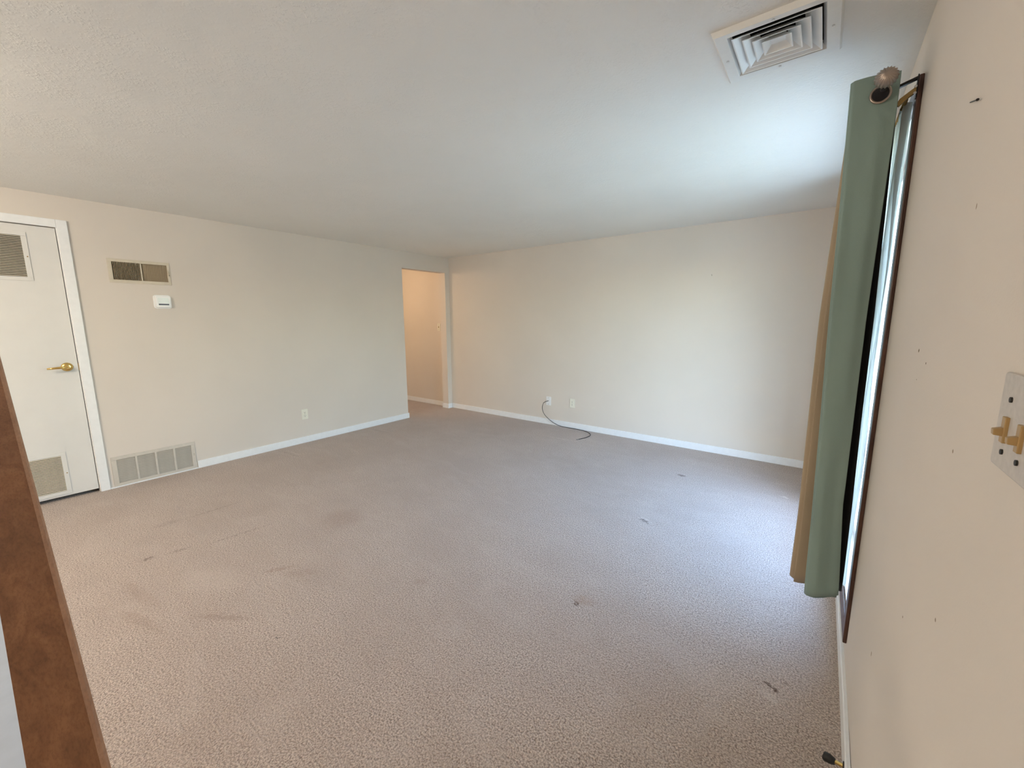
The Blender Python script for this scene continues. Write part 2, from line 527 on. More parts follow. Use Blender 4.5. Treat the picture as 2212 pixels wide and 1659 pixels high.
# ------------------------------------------------------------------ door in the left wall
DX = -0.004                                        # room face of the slab
def vent_grille(parent, y0, y1, z0, z1, nslat, name='vent_grille'):
    g = root(name); g.parent = parent
    bm = bmesh.new(); fr = 0.027; x0, x1 = DX, DX + 0.006
    box(bm, x0, x1, y0, y1, z0, z0 + fr); box(bm, x0, x1, y0, y1, z1 - fr, z1)
    box(bm, x0, x1, y0, y0 + fr, z0 + fr, z1 - fr); box(bm, x0, x1, y1 - fr, y1, z0 + fr, z1 - fr)
    make('frame', bm, 'door', g, 0.0015)
    tag(mbox('backing', 'dark', (DX + 0.0002, DX + 0.0010, y0 + fr, y1 - fr, z0 + fr, z1 - fr), g), 'dark opening behind the slats')
    pitch = (z1 - z0 - 2 * fr) / nslat
    bm = bmesh.new()
    prism(bm, [(DX + 0.0012, 0.0022), (DX + 0.0012, 0.0034), (DX + 0.0058, -0.0012), (DX + 0.0058, -0.0024)], 1, y0 + fr, y1 - fr)
    s0 = make('slat', bm, 'vent_cream', g)
    for i in range(nslat):
        zc = z0 + fr + pitch * (i + 0.5)
        if i == 0: s0.location = (0, 0, zc)
        else: copy_part(s0, g, (0, 0, zc))
    bm = bmesh.new(); tube(bm, [(DX + 0.006, y1 - 0.010, (z0 + z1) / 2), (DX + 0.0085, y1 - 0.010, (z0 + z1) / 2)], 0.004, 10)
    make('screw', bm, 'brass_dark', g)
    return g
door = mbox('door_1', 'door', (DX - 0.035, DX, DY0 + 0.006, DY1 - 0.008, 0.030, DZ - 0.006), None, 0.0015)
tag(door, 'white flat closet door with two louvred grilles and brass lever', kind='structure')
tag(vent_grille(door, -0.124, 0.333, 1.665, 2.004, 25), 'upper louvred grille in the white door')
tag(vent_grille(door, -0.124, 0.333, 0.045, 0.379, 25), 'lower louvred grille in the white door')
hd = root('door_handle'); hd.parent = door
bm = bmesh.new(); cz, cyy = 1.030, 0.421
tube(bm, [(DX, cyy, cz), (DX + 0.004, cyy, cz), (DX + 0.010, cyy, cz), (DX + 0.014, cyy, cz)], [0.033, 0.033, 0.028, 0.016], 28)
make('rose', bm, 'brass', hd, smooth=True)
bm = bmesh.new()
tube(bm, [(DX + 0.012, cyy, cz), (DX + 0.045, cyy, cz), (DX + 0.055, cyy - 0.012, cz), (DX + 0.058, cyy - 0.035, cz + 0.001), (DX + 0.057, cyy - 0.075, cz - 0.001), (DX + 0.056, cyy - 0.108, cz - 0.003)], [0.010, 0.010, 0.010, 0.009, 0.008, 0.006], 14)
make('lever', bm, 'brass', hd, smooth=True)
tag(mbox('strike_plate', 'brass_dark', (DX - 0.010, DX + 0.0010, DY1 - 0.0085, DY1 - 0.002, 1.000, 1.055), door), 'brass latch plate')
# jamb and casing
tr1 = tag(root('trim_1'), 'white door casing round the closet door', kind='structure')
CW = 0.057
mbox('casing_board', 'trim', (0, 0.015, DY1, DY1 + CW, 0, DZ + CW), tr1, 0.003)
mbox('casing_board', 'trim', (0, 0.015, DY0 - CW, DY0, 0, DZ + CW), tr1, 0.003)
mbox('casing_board', 'trim', (0, 0.0149, DY0, DY1, DZ, DZ + CW), tr1, 0.003)
mbox('jamb', 'trim', (-T, -0.0005, DY1 - 0.004, DY1, 0, DZ), tr1)
mbox('jamb', 'trim', (-T, -0.0005, DY0, DY0 + 0.004, 0, DZ), tr1)
mbox('door_stop_strip', 'trim', (-T, DX - 0.036, DY0 + 0.004, DY1 - 0.004, DZ - 0.012, DZ), tr1)

# ------------------------------------------------------------------ upper supply register on the left wall
av = tag(root('air_register'), 'tan wall air register with vertical blades above the thermostat', 'air vent')
bm = bmesh.new(); y0, y1, z0, z1 = 0.7325, 1.125, 1.683, 1.872
box(bm, 0, 0.005, y0, y1, UV[3], z1); box(bm, 0, 0.005, y0, y1, z0, UV[2])
box(bm, 0, 0.005, y0, UV[0], UV[2], UV[3]); box(bm, 0, 0.005, UV[1], y1, UV[2], UV[3])
make('frame', bm, 'vent_cream', av, 0.0015)
mbox('centre_bar', 'vent_cream', (-0.006, 0.005, 0.930, 0.938, UV[2], UV[3]), av)
tag(mbox('duct_backing', 'duct', (-0.075, -0.070, UV[0], UV[1], UV[2], UV[3]), av), 'dark duct behind the blades')
for (a, b, mat, tilt) in ((UV[0], 0.930, 'vent_blade', -0.45), (0.938, UV[1], 'vent_blade', 0.55)):
    nb = 19
    bm = bmesh.new()
    w = 0.0095; t2 = 0.0008; ca, sa = math.cos(tilt), math.sin(tilt)
    prism(bm, [(-0.008 + ca * u - sa * v, sa * u + ca * v) for u, v in ((-w, -t2), (w * 0.75, -t2), (w * 0.75, t2), (-w, t2))], 2, UV[2], UV[3])
    s0 = make('blade', bm, mat, av)
    for i in range(nb):
        yc = a + (b - a) * (i + 0.5) / nb
        if i == 0: s0.location = (0, yc, 0)
        else: copy_part(s0, av, (0, yc, 0))
bm = bmesh.new(); box(bm, -0.030, -0.022, 0.938, UV[1], -0.0010, 0.0010)
s0 = make('cross_blade', bm, 'vent_blade', av)
for i in range(10):
    zc = UV[2] + (UV[3] - UV[2]) * (i + 0.5) / 10
    if i == 0: s0.location = (0, 0, zc)
    else: copy_part(s0, av, (0, 0, zc))
mbox('damper_lever', 'vent_cream', (0.004, 0.014, 1.108, 1.112, 1.770, 1.805), av, 0.001)
bm = bmesh.new(); tube(bm, [(0.004, 1.117, 1.765), (0.007, 1.117, 1.765)], 0.003, 10)
make('screw', bm, 'dark', av)

# ------------------------------------------------------------------ low return grille
rg = tag(root('return_grille'), 'long painted return air grille low beside the white door', 'air vent')
bm = bmesh.new(); y0, y1, z0, z1 = 0.571, 1.139, 0.010, 0.262
box(bm, 0, 0.006, y0, y1, LV[3], z1); box(bm, 0, 0.006, y0, y1, z0, LV[2])
box(bm, 0, 0.006, y0, LV[0], LV[2], LV[3]); box(bm, 0, 0.006, LV[1], y1, LV[2], LV[3])
make('frame', bm, 'vent_grey', rg, 0.002)
mull = [(0.721, 0.734), (0.850, 0.863), (0.978, 0.992)]
for a, b in mull:
    mbox('mullion', 'vent_grey', (-0.004, 0.0055, a, b, LV[2], LV[3]), rg)
tag(mbox('duct_backing', 'duct', (-0.060, -0.055, LV[0], LV[1], LV[2], LV[3]), rg), 'dark duct behind the louvres')
edges = [LV[0], 0.721, 0.734, 0.850, 0.863, 0.978, 0.992, LV[1]]
NL = 17; pitch = (LV[3] - LV[2]) / NL
for s in range(4):
    a, b = edges[2 * s], edges[2 * s + 1]
    bm = bmesh.new()
    prism(bm, [(-0.0095, 0.0046), (-0.0095, 0.0060), (0.0045, -0.0028), (0.0045, -0.0048)], 1, a, b)
    s0 = make('slat', bm, 'vent_grey', rg)
    for i in range(NL):
        zc = LV[2] + pitch * (i + 0.4)
        if i == 0: s0.location = (0, 0, zc)
        else: copy_part(s0, rg, (0, 0, zc))
for dz in (0.0, 0.011):
    bm = bmesh.new(); tube(bm, [(0.005, 1.126, 0.150 - dz), (0.0075, 1.126, 0.150 - dz)], 0.0022, 8)
    make('screw', bm, 'dark', rg)

# ------------------------------------------------------------------ thermostat
th = tag(root('thermostat'), 'white square thermostat with a dark display strip', 'thermostat')
def rounded(a0, a1, b0, b1, r, n=5):
    out = []
    for cx, cy, s in ((a1 - r, b0 + r, -90), (a1 - r, b1 - r, 0), (a0 + r, b1 - r, 90), (a0 + r, b0 + r, 180)):
        for i in range(n + 1):
            a = math.radians(s + 90 * i / n)
            out.append((cx + r * math.cos(a), cy + r * math.sin(a)))
    return out
bm = bmesh.new(); prism(bm, rounded(0.985, 1.106, 1.480, 1.596, 0.020), 0, 0, 0.006)
make('wall_plate', bm, 'white_plastic', th, 0.002)
bm = bmesh.new(); prism(bm, rounded(0.998, 1.097, 1.490, 1.586, 0.008), 0, 0.006, 0.026)
make('body', bm, 'white_plastic', th, 0.003)
bm = bmesh.new(); prism(bm, rounded(1.012, 1.086, 1.506, 1.572, 0.006), 0, 0.026, 0.0275)
make('face', bm, 'screen', th)
tag(mbox('display_strip', 'screen_dark', (0.0275, 0.0282, 1.014, 1.084, 1.510, 1.522), th), 'dark display strip')

# ------------------------------------------------------------------ outlets and plates
def rounded_plate(name, mat, axis_x, c, w, h, face, depth, parent):
    """plate on the left wall (axis_x True, in y,z) or on the back wall (in x,z)"""
    bm = bmesh.new()
    poly = rounded(c[0] - w / 2, c[0] + w / 2, c[1] - h / 2, c[1] + h / 2, 0.004, 3)
    if axis_x: prism(bm, poly, 0, face, face + depth)
    else: prism(bm, poly, 1, face - depth, face)
    return make(name, bm, mat, parent, 0.0015)

def outlet(name, left, c, mat, label):
    r = tag(root(name), label, 'outlet')
    face = 0.0 if left else D
    rounded_plate('cover_plate', mat, left, c, 0.070, 0.115, face, 0.005, r)
    for dz in (0.0195, -0.0195):
        bm = bmesh.new()
        poly = [(c[0] + 0.0165 * math.cos(a), c[1] + dz + max(-0.0125, min(0.0125, 0.0165 * math.sin(a)))) for a in [2 * math.pi * i / 24 for i in range(24)]]
        if left: prism(bm, poly, 0, face + 0.005, face + 0.0075)
        else: prism(bm, poly, 1, face - 0.0075, face - 0.005)
        rec = make('receptacle', bm, mat, r)
        for (du, dv, su, sv) in ((-0.0065, 0.003, 0.0013, 0.0045), (0.0065, 0.003, 0.0013, 0.0038), (0.0, -0.0075, 0.0024, 0.0024)):
            u0, u1, v0, v1 = c[0] + du - su, c[0] + du + su, c[1] + dz + dv - sv, c[1] + dz + dv + sv
            mbox('slot', 'dark', (face + 0.0070, face + 0.0078, u0, u1, v0, v1) if left else (u0, u1, face - 0.0078, face - 0.0070, v0, v1), rec)
    bm = bmesh.new()
    if left: tube(bm, [(face + 0.004, c[0], c[1]), (face + 0.0065, c[0], c[1])], 0.003, 10)
    else: tube(bm, [(c[0], face - 0.004, c[1]), (c[0], face - 0.0065, c[1])], 0.003, 10)
    make('screw', bm, 'steel', r)
    return r
outlet('power_outlet', True, (2.175, 0.327), 'ivory', 'ivory duplex outlet low on the wall with the grilles')
outlet('power_outlet', False, (2.148, 0.323), 'ivory', 'ivory duplex outlet right of the cable plate')

cp = tag(root('cable_plate'), 'white coaxial cable wall plate with black cable plugged in', 'wall plate')
rounded_plate('cover_plate', 'white_plastic', False, (1.796, 0.313), 0.070, 0.115, D, 0.006, cp)
bm = bmesh.new(); tube(bm, [(1.796, D - 0.005, 0.316), (1.796, D - 0.018, 0.316)], 0.0055, 6)
make('connector', bm, 'steel', cp)
for dz in (0.042, -0.042):
    bm = bmesh.new(); tube(bm, [(1.796, D - 0.005, 0.313 + dz), (1.796, D - 0.0078, 0.313 + dz)], 0.004, 12)
    make('screw', bm, 'steel', cp)

# cable: out of the plate, hanging down, then curling over the carpet
cb = tag(root('coaxial_cable'), 'thin black coaxial cable curling from wall plate onto carpet', 'cable')
ctrl = [(1.796, D - 0.018, 0.316), (1.775, D - 0.040, 0.308), (1.742, D - 0.050, 0.278), (1.728, D - 0.048, 0.207), (1.756, D - 0.042, 0.136),
        (1.822, D - 0.036, 0.078), (1.905, D - 0.034, 0.034), (1.985, D - 0.034, 0.012), (2.07, D - 0.030, 0.006), (2.18, D - 0.026, 0.005), (2.32, D - 0.040, 0.005),
        (2.435, D - 0.095, 0.005), (2.492, D - 0.175, 0.005), (2.500, D - 0.250, 0.005), (2.488, D - 0.330, 0.005), (2.455, D - 0.410, 0.005)]
def catmull(c, per=8):
    P = [Vector(p) for p in c]
    P = [P[0] * 2 - P[1]] + P + [P[-1] * 2 - P[-2]]
    out = []
    for i in range(1, len(P) - 2):
        a, b, cc, d = P[i - 1], P[i], P[i + 1], P[i + 2]
        for k in range(per):
            t = k / per
            out.append(0.5 * ((2 * b) + (cc - a) * t + (2 * a - 5 * b + 4 * cc - d) * t * t + (3 * b - a - 3 * cc + d) * t ** 3))
    out.append(P[-2])
    return out
bm = bmesh.new(); tube(bm, catmull(ctrl), 0.0036, 8)
make('jacket', bm, 'cable', cb, smooth=True)
e = Vector(ctrl[-1]); dirn = (Vector(ctrl[-1]) - Vector(ctrl[-2])).normalized()
bm = bmesh.new(); tube(bm, [e - dirn * 0.004, e + dirn * 0.010], 0.0048, 10); tube(bm, [e + dirn * 0.011, e + dirn * 0.022], 0.0062, 6); tube(bm, [e + dirn * 0.022, e + dirn * 0.030], 0.0012, 6)
tag(make('end_connector', bm, 'steel', cb), 'bright metal end connector')

# hall switch on the continuation of the back wall
hs = tag(root('light_switch'), 'small ivory light switch on the hall wall through the opening', 'switch')
rounded_plate('cover_plate', 'ivory', False, (-0.250, 1.262), 0.070, 0.115, D, 0.005, hs)
mbox('toggle', 'ivory_toggle', (-0.255, -0.245, D - 0.016, D - 0.005, 1.255, 1.272), hs, 0.001)
for dz in (0.03, -0.03):
    bm = bmesh.new(); tube(bm, [(-0.25, D - 0.004, 1.262 + dz), (-0.25, D - 0.0065, 1.262 + dz)], 0.003, 8)
    make('screw', bm, 'dark', hs)

# two-gang switch beside the viewer on the window wall
sw = tag(root('light_switch'), 'two-gang light switch plate with amber toggles on the window wall', 'switch')
bm = bmesh.new()
prism(bm, rounded(0.620, 0.735, 1.196, 1.307, 0.004, 3), 0, W - 0.005, W)
make('cover_plate', bm, 'plate', sw, 0.002)
for yc in (0.7005, 0.6545):
    tg = root('toggle'); tg.parent = sw
    mbox('collar', 'ivory_toggle', (W - 0.0085, W - 0.0045, yc - 0.0055, yc + 0.0055, 1.228, 1.258), tg, 0.0008)
    bm = bmesh.new()
    prism(bm, [(W - 0.006, 1.2465), (W - 0.006, 1.2355), (W - 0.0155, 1.2365), (W - 0.016, 1.2435)], 1, yc - 0.0040, yc + 0.0040)
    make('lever', bm, 'ivory_toggle', tg, 0.0008)
    for dz in (0.0305, -0.0305):
        bm = bmesh.new(); tube(bm, [(W - 0.004, yc, 1.2475 + dz), (W - 0.0068, yc, 1.2475 + dz)], 0.0032, 12)
        s = make('screw', bm, 'dark', sw)

# ------------------------------------------------------------------ ceiling diffuser
cv = tag(root('ceiling_vent'), 'white square four-way ceiling air diffuser near the curtain', 'air vent')
cx0, cx1, cy0, cy1 = 4.211, 4.556, 1.585, 1.937
fz = H - 0.020
def frustum(bm, o0, o1, zt, zb, t=0.0019):
    """thin four-sided skirt: o0 half-size at top, o1 half-size at the bottom"""
    mx, my = 4.3865, 1.7385
    def ring(h, z): return [bm.verts.new((mx + sx * h, my + sy * h, z)) for sx, sy in ((-1, -1), (1, -1), (1, 1), (-1, 1))]
    A, B, C, E = ring(o0, zt), ring(o1, zb), ring(o1 - t * 2, zb), ring(o0 - t * 2, zt)
    for i in range(4):
        j = (i + 1) % 4
        bm.faces.new((A[i], A[j], B[j], B[i])); bm.faces.new((B[i], B[j], C[j], C[i]))
        bm.faces.new((C[i], C[j], E[j], E[i])); bm.faces.new((E[i], E[j], A[j], A[i]))
bm = bmesh.new()
def rect(x0, x1, y0, y1, z): return [bm.verts.new(p) for p in ((x0, y0, z), (x1, y0, z), (x1, y1, z), (x0, y1, z))]
mx, my = 4.3865, 1.7385
R0 = rect(cx0, cx1, cy0, cy1, H)
R1 = rect(4.222, 4.551, 1.574 + 0.012, 1.891 + 0.012, fz)
R2 = rect(4.256, 4.517, 1.608, 1.869, fz)
R3 = rect(4.266, 4.507, 1.618, 1.859, H - 0.004)
for A, B in ((R0, R1), (R1, R2), (R2, R3)):
    for i in range(4): bm.faces.new((A[i], A[(i + 1) % 4], B[(i + 1) % 4], B[i]))
make('frame', bm, 'vent_white', cv, 0.0008)
for i, (h1, h0, zt) in enumerate(((0.119, 0.078, H + 0.006), (0.092, 0.052, H + 0.006), (0.066, 0.030, H + 0.006), (0.041, 0.024, H - 0.004))):
    bm = bmesh.new(); frustum(bm, h0, h1, zt, H - 0.022)
    make('louvre_ring', bm, 'vent_white', cv)
bm = bmesh.new(); box(bm, mx - 0.024, mx + 0.024, my - 0.024, my + 0.024, H - 0.005, H - 0.003)
make('centre_plate', bm, 'vent_white', cv)
bm = bmesh.new()
box(bm, VX0, VX1, VY0, VY1, H + 0.140, H + 0.150)
for b_ in ((VX0, VX0 + 0.001, VY0, VY1), (VX1 - 0.001, VX1, VY0, VY1), (VX0, VX1, VY0, VY0 + 0.001), (VX0, VX1, VY1 - 0.001, VY1)):
    box(bm, *b_, H + 0.008, H + 0.14)
tag(make('duct_liner', bm, 'duct', cv), 'dark duct above the louvres')
for x, y in ((4.386, 1.598), (4.533, 1.741), (4.383, 1.884), (4.238, 1.742)):
    bm = bmesh.new(); tube(bm, [(x, y, fz + 0.001), (x, y, fz - 0.002)], 0.0042, 10)
    make('screw', bm, 'steel', cv)

# ------------------------------------------------------------------ window in the right wall
win = tag(root('window_1'), 'tall picture window behind the curtains', kind='structure')
fx0, fx1 = W + 0.055, W + 0.110
for b in ((WY0, WY0 + 0.05, WZ0, WZ1), (WY1 - 0.05, WY1, WZ0, WZ1), (WY0 + 0.05, WY1 - 0.05, WZ0, WZ0 + 0.05), (WY0 + 0.05, WY1 - 0.05, WZ1 - 0.05, WZ1)):
    mbox('window_frame', 'trim', (fx0, fx1, *b), win, 0.004)
ym = (WY0 + WY1) / 2
mbox('mullion', 'trim', (fx0, fx1, ym - 0.025, ym + 0.025, WZ0 + 0.05, WZ1 - 0.05), win, 0.004)
for a, b in ((WY0 + 0.05, ym - 0.025), (ym + 0.025, WY1 - 0.05)):
    mbox('pane', 'glass', (W + 0.080, W + 0.084, a, b, WZ0 + 0.05, WZ1 - 0.05), win)
tr2 = tag(root('trim_2'), 'dark brown wooden casing round the window', kind='structure')
cw = 0.060; ct = 0.0125
mbox('casing_board', 'brown', (W - ct, W, WY0 - cw, WY0, WZ0 - cw, WZ1 + cw), tr2, 0.003)
mbox('casing_board', 'brown', (W - ct, W, WY1, WY1 + cw, WZ0 - cw, WZ1 + cw), tr2, 0.003)
mbox('casing_board', 'brown', (W - ct, W, WY0, WY1, WZ1, WZ1 + cw), tr2, 0.003)
mbox('casing_board', 'brown', (W - ct, W, WY0, WY1, WZ0 - cw, WZ0), tr2, 0.003)
mbox('window_sill', 'trim', (W - 0.001, W + 0.055, WY0, WY1, WZ0 - 0.001, WZ0 + 0.012), win)

# ------------------------------------------------------------------ curtain rod
RX, RZ = W - 0.098, 2.080
rod = tag(root('curtain_rod'), 'dark curtain rod with ribbed round finial above the window', 'curtain rod')
bm = bmesh.new(); tube(bm, [(RX, 1.775, RZ), (RX, WY1 + 0.12, RZ)], 0.0095, 16)
make('rod', bm, 'black', rod, smooth=True)
bm = bmesh.new()                                     # ribbed ball, axis along the rod
cyf = 1.750; rr = 0.0292; lobes = 20; seg = lobes * 6; nr = 14
rings = []
for i in range(1, nr):
    th_ = math.pi * i / nr
    ring = []
    for k in range(seg):
        ph = 2 * math.pi * k / seg
        rad = rr * (1 - 0.13 * abs(math.sin(ph * lobes / 2)) ** 0.7)
        ring.append(bm.verts.new((RX + rad * math.sin(th_) * math.cos(ph), cyf - 0.85 * rr * math.cos(th_), RZ + rad * math.sin(th_) * math.sin(ph))))
    rings.append(ring)
for A, B in zip(rings, rings[1:]):
    for k in range(seg): bm.faces.new((A[k], A[(k + 1) % seg], B[(k + 1) % seg], B[k]))
bm.faces.new(rings[0][::-1]); bm.faces.new(rings[-1])
tag(make('finial', bm, 'pewter', rod, smooth=True), 'ribbed pewter ball finial')
bm = bmesh.new(); tube(bm, [(RX, 1.782, RZ), (RX, 1.771, RZ)], 0.0135, 16)
make('finial_collar', bm, 'brass_dark', rod)
br = root('bracket'); br.parent = rod
mbox('mounting_plate', 'black', (W - 0.0155, W - 0.0122, 1.886, 1.906, 2.055, 2.122), br, 0.001)
bm = bmesh.new(); prism(bm, [(W - 0.014, 2.118), (W - 0.014, 2.110), (RX + 0.004, 2.086), (RX - 0.004, 2.092)], 1, 1.889, 1.903)
make('arm', bm, 'black', br, 0.0008)
bm = bmesh.new(); tube(bm, [(RX + 0.013 * math.cos(a), 1.896, RZ - 0.0 + 0.013 * math.sin(a)) for a in [math.radians(-200 + 220 * i / 10) for i in range(11)]], 0.003, 6)
make('cradle', bm, 'black', br)

# slimmer inner rod for the sheer
rod2 = tag(root('curtain_rod'), 'aged brass inner curtain rod carrying the sheer voile', 'curtain rod')
SXR = W - 0.036
bm = bmesh.new(); tube(bm, [(SXR, 1.900, 2.058), (SXR, WY1 + 0.04, 2.058)], 0.006, 12)
make('rod', bm, 'brass_dark', rod2, smooth=True)
bm = bmesh.new(); prism(bm, [(W - 0.0125, 2.090), (W - 0.0125, 2.072), (W - 0.028, 2.062), (W - 0.052, 2.040), (W - 0.060, 2.046), (W - 0.052, 2.062), (W - 0.030, 2.078)], 1, 1.8875, 1.8985)
make('bracket', bm, 'brass_dark', rod2, 0.0012)
for z in (2.087, 2.068):
    bm = bmesh.new(); tube(bm, [(W - 0.018, 1.8875, z), (W - 0.018, 1.885, z)], 0.004, 10)
    make('screw', bm, 'steel', rod2)

# ------------------------------------------------------------------ curtains
def lerp_table(tab, z):
    tab = sorted(tab)
    if z <= tab[0][0]: return tab[0][1]
    for (za, va), (zb, vb) in zip(tab, tab[1:]):
        if z <= zb:
            t = (z - za) / (zb - za); return va + (vb - va) * t
    return tab[-1][1]

def cloth(name, mat, path_at, ztop, zbot, nz, parent, solid=0.002, hem=None, grommets=()):
    """path_at(z) -> list of (x, y) across the cloth; rows from top to bottom"""
    bm = bmesh.new(); rows = []
    for i in range(nz + 1):
        f = i / nz
        row = []
        base = path_at(ztop + (zbot - ztop) * f)
        for j, (x, y) in enumerate(base):
            zb = zbot + (hem(j / (len(base) - 1)) if hem else 0)
            row.append(bm.verts.new((x, y, ztop + (zb - ztop) * f)))
        rows.append(row)
    for A, B in zip(rows, rows[1:]):
        for j in range(len(A) - 1):
            cz_ = (A[j].co + A[j + 1].co + B[j].co + B[j + 1].co) / 4
            if any((cz_ - Vector(g)).length < 0.0165 for g in grommets): continue
            bm.faces.new((A[j], A[j + 1], B[j + 1], B[j]))
    return make(name, bm, mat, parent, 0, True, solid=solid)

def smooth_path(pts, per=6):
    return [(p.x, p.y) for p in catmull([(x, y, 0) for x, y in pts], per)]

tealR = [(2.13, 4.714), (2.0, 4.7145), (1.366, 4.706), (1.026, 4.707), (0.678, 4.708), (0.369, 4.726), (0.31, 4.728)]
tealL = [(2.126, 4.5928), (1.797, 4.5994), (1.366, 4.6057), (1.017, 4.6139), (0.66, 4.6211), (0.31, 4.6261)]
def teal_path(z):
    xr = lerp_table([(a, b) for a, b in tealR], z); xl = lerp_table([(a, b) for a, b in tealL], z)
    w = xr - xl
    wave = 0.004 * math.sin(z * 3.0)
    pts = [(xr, 1.846), (xr - 0.12 * w, 1.842), (xr - 0.30 * w, 1.836 + wave), (xr - 0.5 * w, 1.832), (xr - 0.7 * w, 1.830 - wave), (xl + 0.10 * w, 1.832), (xl + 0.005, 1.838), (xl, 1.846), (xl + 0.006, 1.856),
           (xl + 0.25 * w, 1.862), (xl + 0.6 * w, 1.866), (xr - 0.10 * w, 1.870), (xr - 0.03 * w, 1.877), (xr - 0.10 * w, 1.884), (xl + 0.5 * w, 1.886), (xl + 0.14 * w, 1.888), (xl + 0.06 * w, 1.894), (xl + 0.14 * w, 1.900), (xl + 0.5 * w, 1.902), (xr - 0.1 * w, 1.906)]
    return smooth_path(pts, 5)
tc = tag(root('curtain'), 'teal grommet curtain pulled aside at the near end of the window', 'curtain')
G1 = (RX, 1.832, RZ)
cloth('curtain_fabric', 'teal', teal_path, 2.128, 0.326, 60, tc, 0.0022, hem=lambda t: -0.014 * math.sin(min(1, t / 0.42) * math.pi) + 0.016 * (1 - min(1, t / 0.35)) - 0.012 * min(1, t / 0.33))
bm = bmesh.new()
nseg = 32; prof = [(0.0275, 0.0), (0.0270, 0.0022), (0.0235, 0.0034), (0.0205, 0.0020), (0.0200, -0.002)]
GX, GZ = RX - 0.005, RZ - 0.0125
ringv = [[bm.verts.new((GX + r_ * math.cos(2 * math.pi * k / nseg), 1.8285 - d_, GZ + r_ * math.sin(2 * math.pi * k / nseg))) for k in range(nseg)] for r_, d_ in prof]
for A, B in zip(ringv, ringv[1:]):
    for k in range(nseg): bm.faces.new((A[k], A[(k + 1) % nseg], B[(k + 1) % nseg], B[k]))
tag(make('grommet', bm, 'pewter', tc, smooth=True), 'metal ring round the rod')
bm = bmesh.new(); tube(bm, [(GX, 1.8287, GZ), (GX, 1.8262, GZ)], 0.0203, 32)
tag(make('grommet_hole', bm, 'black', tc), 'dark opening of the grommet')
# thin black sheet filling the dark gap between teal cloth and sheer
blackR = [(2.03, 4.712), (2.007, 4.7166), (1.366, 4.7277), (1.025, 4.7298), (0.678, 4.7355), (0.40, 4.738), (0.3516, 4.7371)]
def strip_path(z):
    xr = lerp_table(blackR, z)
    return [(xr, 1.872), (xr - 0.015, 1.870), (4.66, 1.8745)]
cloth('black_strip', 'black_cloth', strip_path, 2.02, 0.345, 40, tc, 0.001)

# its unseen twin, mirrored, added at the far end to shade the corner
fc = tag(root('curtain'), 'unseen teal curtain added at the far end of the window for its shade', 'curtain')
def far_path(z):
    return [(x, WY1 + 0.06 + 1.846 - y + 0.02) for x, y in teal_path(z)]
cloth('curtain_fabric', 'teal', far_path, 2.128, 0.32, 24, fc, 0.0022)

bg = tag(root('curtain'), 'beige curtain panel hanging behind the teal curtain', 'curtain')
beigeL = [(2.10, 4.600), (1.926, 4.5955), (1.366, 4.5776), (0.988, 4.5781), (0.60, 4.579), (0.30, 4.5735)]
def beige_path(z):
    xl = lerp_table(beigeL, z); xr = 4.712; w = xr - xl
    pts = [(xr, 1.935), (xl + 0.6 * w, 1.938), (xl + 0.3 * w, 1.934), (xl + 0.12 * w, 1.934), (xl + 0.02, 1.938), (xl + 0.004, 1.944), (xl, 1.952), (xl + 0.006, 1.960), (xl + 0.3 * w, 1.966), (xl + 0.7 * w, 1.970), (xr, 1.978), (xr + 0.004, 1.986), (xr - 0.02, 1.993), (xl + 0.5 * w, 1.997), (xl + 0.15 * w, 2.004), (xl + 0.10 * w, 2.012), (xl + 0.2 * w, 2.018), (xr, 2.024)]
    return smooth_path(pts, 5)
cloth('curtain_fabric', 'beige', beige_path, 2.126, 0.303, 40, bg, 0.0022, hem=lambda t: -0.004 + 0.008 * math.cos(t * 19))

sh = tag(root('sheer_curtain'), 'gathered white sheer voile against the brown window casing', 'curtain')
def sheer_path(z):
    f = (2.06 - z) / 1.75
    pts = []
    n = 26
    for i in range(n + 1):
        t = i / n
        x = 4.7445 + 0.013 * math.sin(i * math.pi * 0.92 + 0.8 * math.sin(z * 2.1)) + 0.003 * math.sin(z * 9 + i)
        y = 1.928 + 0.011 * i + 0.003 * math.sin(z * 6 + i * 1.7)
        pts.append((min(x, 4.7585), y))
    return smooth_path(pts, 4)
cloth('voile', 'sheer', sheer_path, 2.062, 0.335, 60, sh, 0.0006, hem=lambda t: 0.012 * math.sin(t * 23))

# ------------------------------------------------------------------ sloping stair rail at the viewer's left
sr = tag(root('stair_railing'), 'stained wooden stair rail sloping up at the left edge', 'railing')
hcap = 0.62                                            # how far below the eye the rail's top plane passes
a_ = math.radians(27.42)
nrm = Vector((math.sin(a_), 0, math.cos(a_))); dr = Vector((-math.cos(a_), 0, math.sin(a_)))
C0 = Vector((4.5897, 0, 1.3701)) - nrm * hcap
yf, yn = 0.0487 * hcap, -0.0309 * hcap
def cap_pt(s, y, d=0.0):
    p = C0 + dr * s - nrm * d
    return (p.x, y, p.z)
S0, S1 = 0.10, 1.27
def sweep(prof):
    bm = bmesh.new()
    A = [bm.verts.new(cap_pt(S0, y, d)) for y, d in prof]; B = [bm.verts.new(cap_pt(S1, y, d)) for y, d in prof]
    n = len(prof)
    bm.faces.new(A[::-1]); bm.faces.new(B)
    for i in range(n): bm.faces.new((A[i], A[(i + 1) % n], B[(i + 1) % n], B[i]))
    return bm
ch = 0.0062
make('handrail', sweep([(yn, 0.0), (yn, 0.035), (yf - ch, 0.035), (yf - ch, 0.0)]), 'rail', sr, 0.0)
tag(make('rail_highlight', sweep([(yf - ch, -0.0003), (yf - ch, 0.035), (yf, 0.035), (yf, 0.005), (yf - 0.0025, 0.0012)]), 'rail_highlight', sr, 0.0), 'rounded edge of the rail, highlight painted lighter')
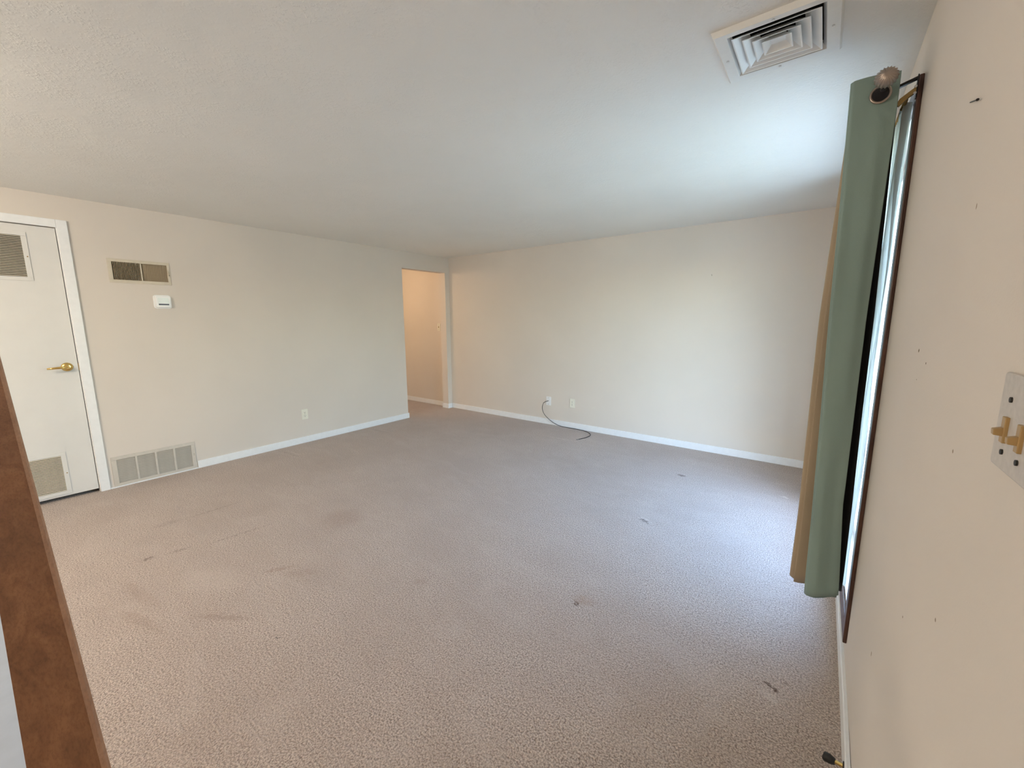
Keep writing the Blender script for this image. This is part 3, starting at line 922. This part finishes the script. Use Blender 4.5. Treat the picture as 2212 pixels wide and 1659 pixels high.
for s_ in (S0 + 0.06, S1 - 0.06):
    p = cap_pt(s_, 0, 0.034)
    mbox('post', 'rail', (p[0] - 0.016, p[0] + 0.016, yn + 0.006, yf - 0.010, 0.0, p[2] + 0.004), sr, 0.002)

# ------------------------------------------------------------------ small things
ds = tag(root('door_stop'), 'small black tipped door stop low on the right baseboard', 'door stop')
bm = bmesh.new(); tube(bm, [(W - BT - 0.001, 1.420, 0.040), (W - BT - 0.004, 1.420, 0.040)], 0.012, 16)
make('base', bm, 'black', ds)
bm = bmesh.new(); tube(bm, [(W - BT - 0.004, 1.420, 0.040), (W - BT - 0.032, 1.424, 0.036)], 0.0055, 12)
make('shaft', bm, 'brass', ds)
bm = bmesh.new(); tube(bm, [(W - BT - 0.022, 1.422, 0.037), (W - BT - 0.034, 1.425, 0.036), (W - BT - 0.047, 1.428, 0.034), (W - BT - 0.050, 1.429, 0.034)], [0.009, 0.013, 0.013, 0.010], 16)
make('rubber_tip', bm, 'black_rubber', ds, smooth=True)

def nail(a, b, r, label):
    bm = bmesh.new(); tube(bm, [a, b], r, 8)
    d = (Vector(b) - Vector(a)).normalized()
    tube(bm, [b, Vector(b) + d * r * 0.8], r * 2.0, 10)
    return tag(make('nail', bm, 'black'), label, 'nail')
nail((W + 0.0005, 1.190, 1.770), (W - 0.0055, 1.098, 1.741), 0.0011, 'thin dark nail in the window wall above the switch')
nail((3.673, D + 0.001, 1.790), (3.673, D - 0.012, 1.800), 0.0012, 'tiny nail high on the right half of the back wall')

# hall lamp
hl = tag(root('unseen_ceiling_lamp'), 'round opal ceiling lamp in the hall', 'lamp')
bm = bmesh.new(); tube(bm, [(-0.85, 3.2, H), (-0.85, 3.2, H - 0.02)], 0.09, 24)
make('base', bm, 'trim', hl)
bm = bmesh.new(); bmesh.ops.create_uvsphere(bm, u_segments=24, v_segments=12, radius=0.09, matrix=Matrix.Translation((-0.85, 3.2, H - 0.05)) @ Matrix.Diagonal((1, 1, 0.5, 1)))
make('globe', bm, 'globe', hl, smooth=True)
# unseen lamp behind the viewer, added to fill the room with light
el = tag(root('unseen_ceiling_lamp'), 'unseen round ceiling lamp added behind the viewer as fill', 'lamp')
bm = bmesh.new(); tube(bm, [(1.9, -1.3, H), (1.9, -1.3, H - 0.02)], 0.12, 24)
make('base', bm, 'trim', el)
bm = bmesh.new(); bmesh.ops.create_uvsphere(bm, u_segments=24, v_segments=12, radius=0.12, matrix=Matrix.Translation((1.9, -1.3, H - 0.06)) @ Matrix.Diagonal((1, 1, 0.5, 1)))
make('globe', bm, 'globe', el, smooth=True)
ql = bpy.data.lights.new('fill_lamp_light', 'POINT'); ql.energy = 45; ql.color = (1.0, 0.875, 0.72); ql.shadow_soft_size = 0.12
qo = bpy.data.objects.new('fill_lamp_light', ql); qo.location = (1.9, -1.3, H - 0.26); COL.objects.link(qo)
pl = bpy.data.lights.new('hall_lamp_light', 'POINT'); pl.energy = 9; pl.color = (1.0, 0.70, 0.43); pl.shadow_soft_size = 0.08
po = bpy.data.objects.new('hall_lamp_light', pl); po.location = (-0.85, 3.2, H - 0.20); COL.objects.link(po)
